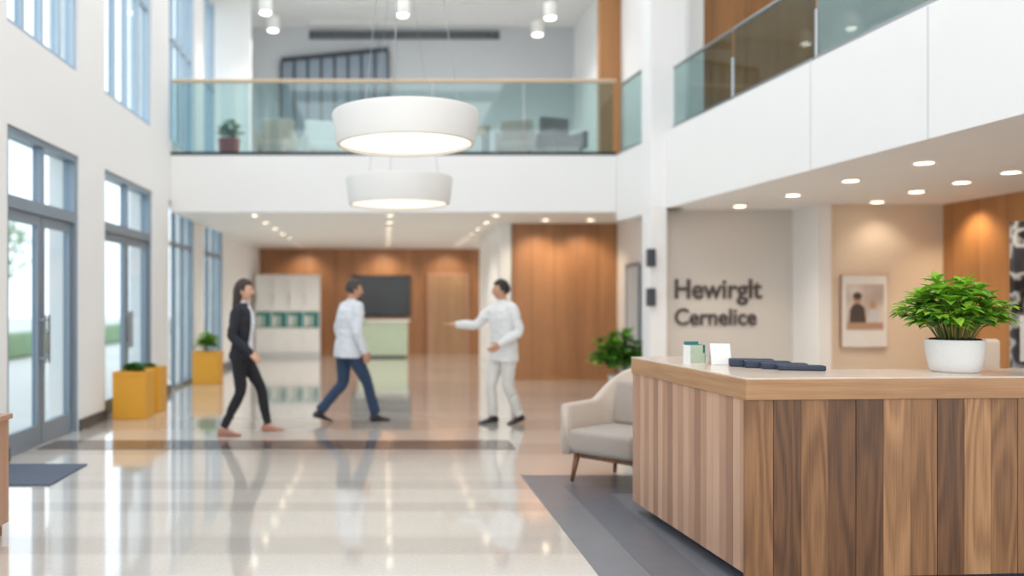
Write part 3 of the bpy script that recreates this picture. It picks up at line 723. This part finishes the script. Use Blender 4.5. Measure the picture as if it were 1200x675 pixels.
def head(c,yaw,pitch,skin,hair,parent,female=False):
    R=Matrix.Rotation(yaw,3,'Z')@Matrix.Rotation(pitch,3,'Y'); c=V(c)
    def g(x,z,sx,sz,x0,z0): return math.exp(-((x-x0)/sx)**2-((z-z0)/sz)**2)
    nu,nv=48,36; rings=[];hr=[]
    for i in range(nv+1):
        a=math.pi*i/nv*.996+.005; r1=[];r2=[]
        for j in range(nu):
            bb=2*math.pi*j/nu; x=math.sin(a)*math.cos(bb); y=math.sin(a)*math.sin(bb); z=-math.cos(a)
            X,Y,Z=x*.097,y*.077,z*.118
            if z<0:
                Y*=1-.24*(-z)**1.6
                if x<0: X*=1-.45*(-z)
                else: X*=1+.04*(-z)
            if x<0: X*=1.05
            if x>0:
                X+= .024*g(y,z,.13,.13,0,-.2)+.012*g(y,z,.09,.25,0,.02)
                X-= .010*(g(y,z,.16,.12,.38,.02)+g(y,z,.16,.12,-.38,.02))
                X+= .005*g(y,z,.5,.08,0,.18)
                X+= .007*g(y,z,.25,.09,0,-.52)+.010*g(y,z,.28,.14,0,-.82)
                X-= .004*g(y,z,.3,.05,0,-.66)
            r1.append(c+R@V((X,Y,Z)))
            s=z-(-.45+ (1.0 if x>0 else .35)*max(x+.15,0)*1.02)
            if x>0.35: s=z-.52
            s=max(0,min(1,s/.18+.2)); s=s*s*(3-2*s)
            wv=.015*math.sin(bb*9+z*8)+.012*math.sin(bb*17)
            k_=.95+(.17+wv+(.05*max(z,0)))*s
            X0,Y0,Z0=x*.097*(1.05 if x<0 else 1),y*.077,z*.118
            if z<0:
                Y0*=1-.24*(-z)**1.6
                if x<0: X0*=1-.45*(-z)
            r2.append(c+R@V((X0*k_,Y0*k_,Z0*k_)))
        rings.append(r1);hr.append(r2)
    q=MB(); q.loft(rings,skin)
    for sg in (-1,1):
        q.ell(c+R@V((-.005,sg*.079,-.008)),(.018,.007,.031),skin,R,12,8)
    q.build('head',parent,smooth=True)
    q=MB()
    for sg in (-1,1):
        q.ell(c+R@V((.079,sg*.03,.003)),(.011,.0135,.0085),'eyew',R,12,8); q.ell(c+R@V((.0885,sg*.031,.003)),(.003,.0055,.0055),'iris',R,10,6)
        q.tube([c+R@V((.092,sg*.014,.022)),c+R@V((.091,sg*.03,.027)),c+R@V((.082,sg*.046,.022))],[.003,.0035,.002],hair,6)
    q.ell(c+R@V((.0925,0,-.058)),(.007,.022,.0045),'lip',R,12,6); q.ell(c+R@V((.0915,0,-.066)),(.007,.018,.0045),'lip',R,12,6)
    q.build('face_features',parent,smooth=True)
    q=MB(); q.loft(hr,hair); q.build('hair',parent,smooth=True)
def foot(a,yaw,pitch,m,heel=0):
    a=V(a); R=Matrix.Rotation(yaw,3,'Z')@Matrix.Rotation(pitch,3,'Y'); p=part(m); rings=[]
    for x,hw,zt in ((-.075,.02,.035),(-.068,.031,.075),(-.03,.036,.095),(.02,.037,.09),(.07,.042,.06),(.12,.046,.043),(.16,.04,.034),(.19,.026,.026),(.2,.012,.018)):
        cz=-.085+zt/2; rings.append([a+R@q for q in ering((x,0,cz),(0,1,0),(0,0,1),hw,zt/2,14,2.6)])
    p.loft(rings,m); return p
def person(name,loc,yaw,S,top,pants,skin,hair,shoes,arms,legs,lean=0,hem=.80,female=False,headyaw=0,headpitch=0,jacket=False,bulk=1.0):
    g=empty(name,loc,yaw); ps=[]
    L=lambda z: lean*(z-.9)
    f=.9 if female else 1.0
    def T(x,y,z): return V((x+L(z) if z>.9 else x,y,z))*S
    p=part(top); rr=[]
    for z,d,w in ((hem,.134,.176),(hem+.06,.132,.178),(.93,.128,.174),(1.04,.120 if not female else .100,.160 if not female else .138),(1.16,.126,.168),(1.28,.136 if not female else .138,.184),(1.37,.126,.196),(1.42,.104,.186),(1.455,.078,.14),(1.485,.058,.075)):
        rr.append(ering(T(0.004 if z<1.2 else .0,0,z),(1,0,0),(0,1,0),d*S*(.92 if female else 1)*(bulk if z<1.4 else 1),w*f*S*(bulk if z<1.3 else 1),28,2.5))
    p.loft(rr,top); ps.append(p)
    p=part(pants); rr=[ering(T(0,0,z),(1,0,0),(0,1,0),d*S,w*f*S,24,2.4) for z,d,w in ((.80,.10,.13),(.86,.118,.158),(.93,.114,.158),(1.0,.098,.14))]
    p.loft(rr,pants); ps.append(p)
    p=part(skin); p.tube([T(-.012,0,1.42),T(-.004,0,1.5),T(.008,0,1.57)],[.054*S*f,.052*S*f,.052*S*f],skin,16); ps.append(p)
    p=part('shirt' if top!='coat' else 'coat')
    rr=[ering(T(-.008,0,z),(1,0,0.0),(0,1,0),(r)*S*f,(r+.004)*S*f,20,2) for z,r in ((1.44,.070),(1.475,.068),(1.505,.062))]
    p.loft(rr,p.mats[0]); ps.append(p)
    if jacket:
        p=part('shirt'); rr=[ering(T(x,0,z),(1,0,0),(0,1,0),.024*S,w*S,14,2) for z,x,w in ((.95,.116,.05),(1.1,.108,.06),(1.25,.128,.07),(1.36,.114,.06),(1.45,.064,.045))]
        p.loft(rr,'shirt'); ps.append(p)
    for ai,(sh,el,wr,hn,hs,curl) in enumerate(arms):
        sh,el,wr=V(sh)*S,V(el)*S,V(wr)*S; sh=sh+V((L(sh.z/S)*S,0,0)); el=el+V((L(el.z/S)*S if el.z/S>.9 else 0,0,0))
        d=(wr-el).normalized()
        a,r=smoothpath([sh+V((0,-math.copysign(.04,sh.y),.012)),sh,(sh+el)/2,el,(el*.45+wr*.55),wr],[x*S*f*bulk for x in (.060,.065,.060,.054,.050,.041)],4)
        p=part(top); p.tube(a,r,top,16,True); ps.append(p)
        p=part(skin); p.tube([wr-d*.05,wr+d*.015],[.03*S*f,.026*S*f],skin,12); ps.append(p)
        hand(wr+d*.012,d,hn,hs,skin,g,'hand_%d'%(ai+1),curl,S*(.95 if female else 1.06))
    for (hp,kn,an,fy,fp) in legs:
        hp,kn,an=V(hp)*S,V(kn)*S,V(an)*S
        a,r=smoothpath([hp+V((0,0,.03)),hp,(hp*.5+kn*.5),kn,kn*.6+an*.4,an+V((0,0,.01))],[x*S*(.96 if female else 1.08) for x in (.085,.094,.083,.064,.060,.046 if female else .060)],5)
        p=part(pants); p.tube(a,r,pants,18,False); ps.append(p)
        ps.append(foot(an,fy,fp,shoes))
        if female:
            q=part(skin); q.tube([an+V((0,0,.03)),an+V((0.01,0,-.02))],[.036,.034],skin,12); ps.append(q)
    remesh_parts(ps,'body',.0085,g,4)
    hc=T(.018,0,1.625); head(hc,headyaw,headpitch,skin,hair,g,female)
    if female:
        q=MB(); pts=[(hc+V(o)*1.0,a,b_) for o,a,b_ in (((-.03,0,.07),.06,.075),((-.05,0,.01),.07,.088),((-.06,0,-.08),.062,.094),((-.075,0,-.17),.052,.10),((-.085,0,-.25),.042,.09),((-.085,0,-.31),.018,.06))]
        q.loft([ering(c_,(1,0,0),(0,1,0),a,b_,20,2.2) for c_,a,b_ in pts],hair); q.build('long_hair',g,smooth=True)
    return g
person('woman',(-1.60,9.55,0.0),-.12,.99,'blazer','blackpants','skin','hairbr','shoen',
  arms=[((0,-.170,1.40),(-.04,-.235,1.12),(.17,-.23,.94),(0,.6,-.6),(1,0,.3),.35),((0,.170,1.40),(-.10,.22,1.13),(-.05,.21,.88),(0,-1,0),(1,0,0),.45)],
  legs=[((0,-.085,.90),(.02,-.10,.49),(-.16,-.12,.087),.05,0),((0,.085,.90),(.20,.11,.51),(.27,.14,.10),.1,-.06)],
  lean=.02,hem=.86,female=True,jacket=True,headyaw=0,headpitch=.05,bulk=1.06)
person('man',(-.45,10.5,0),.5,1.005,'shirt','jeans','skin2','hairg','shoeb',
  arms=[((0,-.19,1.40),(-.02,-.255,1.12),(.10,-.25,.88),(0,1,0),(1,0,0),.5),((0,.19,1.40),(-.02,.25,1.12),(.16,.24,.92),(0,-1,0),(1,0,0),.5)],
  legs=[((0,-.09,.90),(.22,-.09,.50),(.34,-.09,.087),-.1,0),((0,.09,.90),(-.02,.09,.48),(-.33,.09,.14),0,.28)],
  lean=.10,hem=.80,headyaw=-.3,headpitch=.12,bulk=1.12)
person('man',(1.46,10.4,0),math.pi+.5,1.0,'coat','wpants','skin2','hairb','shoeb',
  arms=[((0,-.19,1.40),(.18,-.32,1.20),(.39,-.42,1.20),(0,0,1),(0,-1,0),.2),((0,.19,1.40),(-.04,.255,1.13),(.18,.18,.98),(0,-1,0),(1,0,.2),.5)],
  legs=[((0,-.09,.90),(.12,-.09,.49),(.10,-.09,.087),-.1,0),((0,.09,.90),(.0,.09,.48),(-.16,.09,.10),.1,.12)],
  lean=.03,hem=.76,headyaw=-.35,headpitch=.08,bulk=1.1)

# ------------------------------------------------------------------ WORLD + LIGHT
w=bpy.data.worlds.new('overcast_sky'); scene.world=w; w.use_nodes=True; nt=w.node_tree
bg=nt.nodes['Background']; tc=N(nt,'ShaderNodeTexCoord'); sp=N(nt,'ShaderNodeSeparateXYZ'); nt.links.new(tc.outputs['Generated'],sp.inputs[0])
cr=N(nt,'ShaderNodeValToRGB'); nt.links.new(sp.outputs[2],cr.inputs[0])
cr.color_ramp.elements[0].color=(.98,.985,1,1); cr.color_ramp.elements[1].color=(.95,.97,1,1)
nt.links.new(cr.outputs[0],bg.inputs[0]); bg.inputs[1].default_value=2.1
cam=bpy.data.cameras.new('camera'); co=bpy.data.objects.new('camera',cam); COL.objects.link(co)
co.location=(0,0,1.5); co.rotation_euler=(math.pi/2,0,0); cam.sensor_width=36; cam.lens=30; cam.shift_x=.125; cam.shift_y=.0121
cam.clip_start=.05; cam.clip_end=300
cam.dof.use_dof=True; cam.dof.focus_distance=4.6; cam.dof.aperture_fstop=.78
scene.camera=co
scene.view_settings.view_transform='Standard'; scene.view_settings.look='None'; scene.view_settings.exposure=0.12
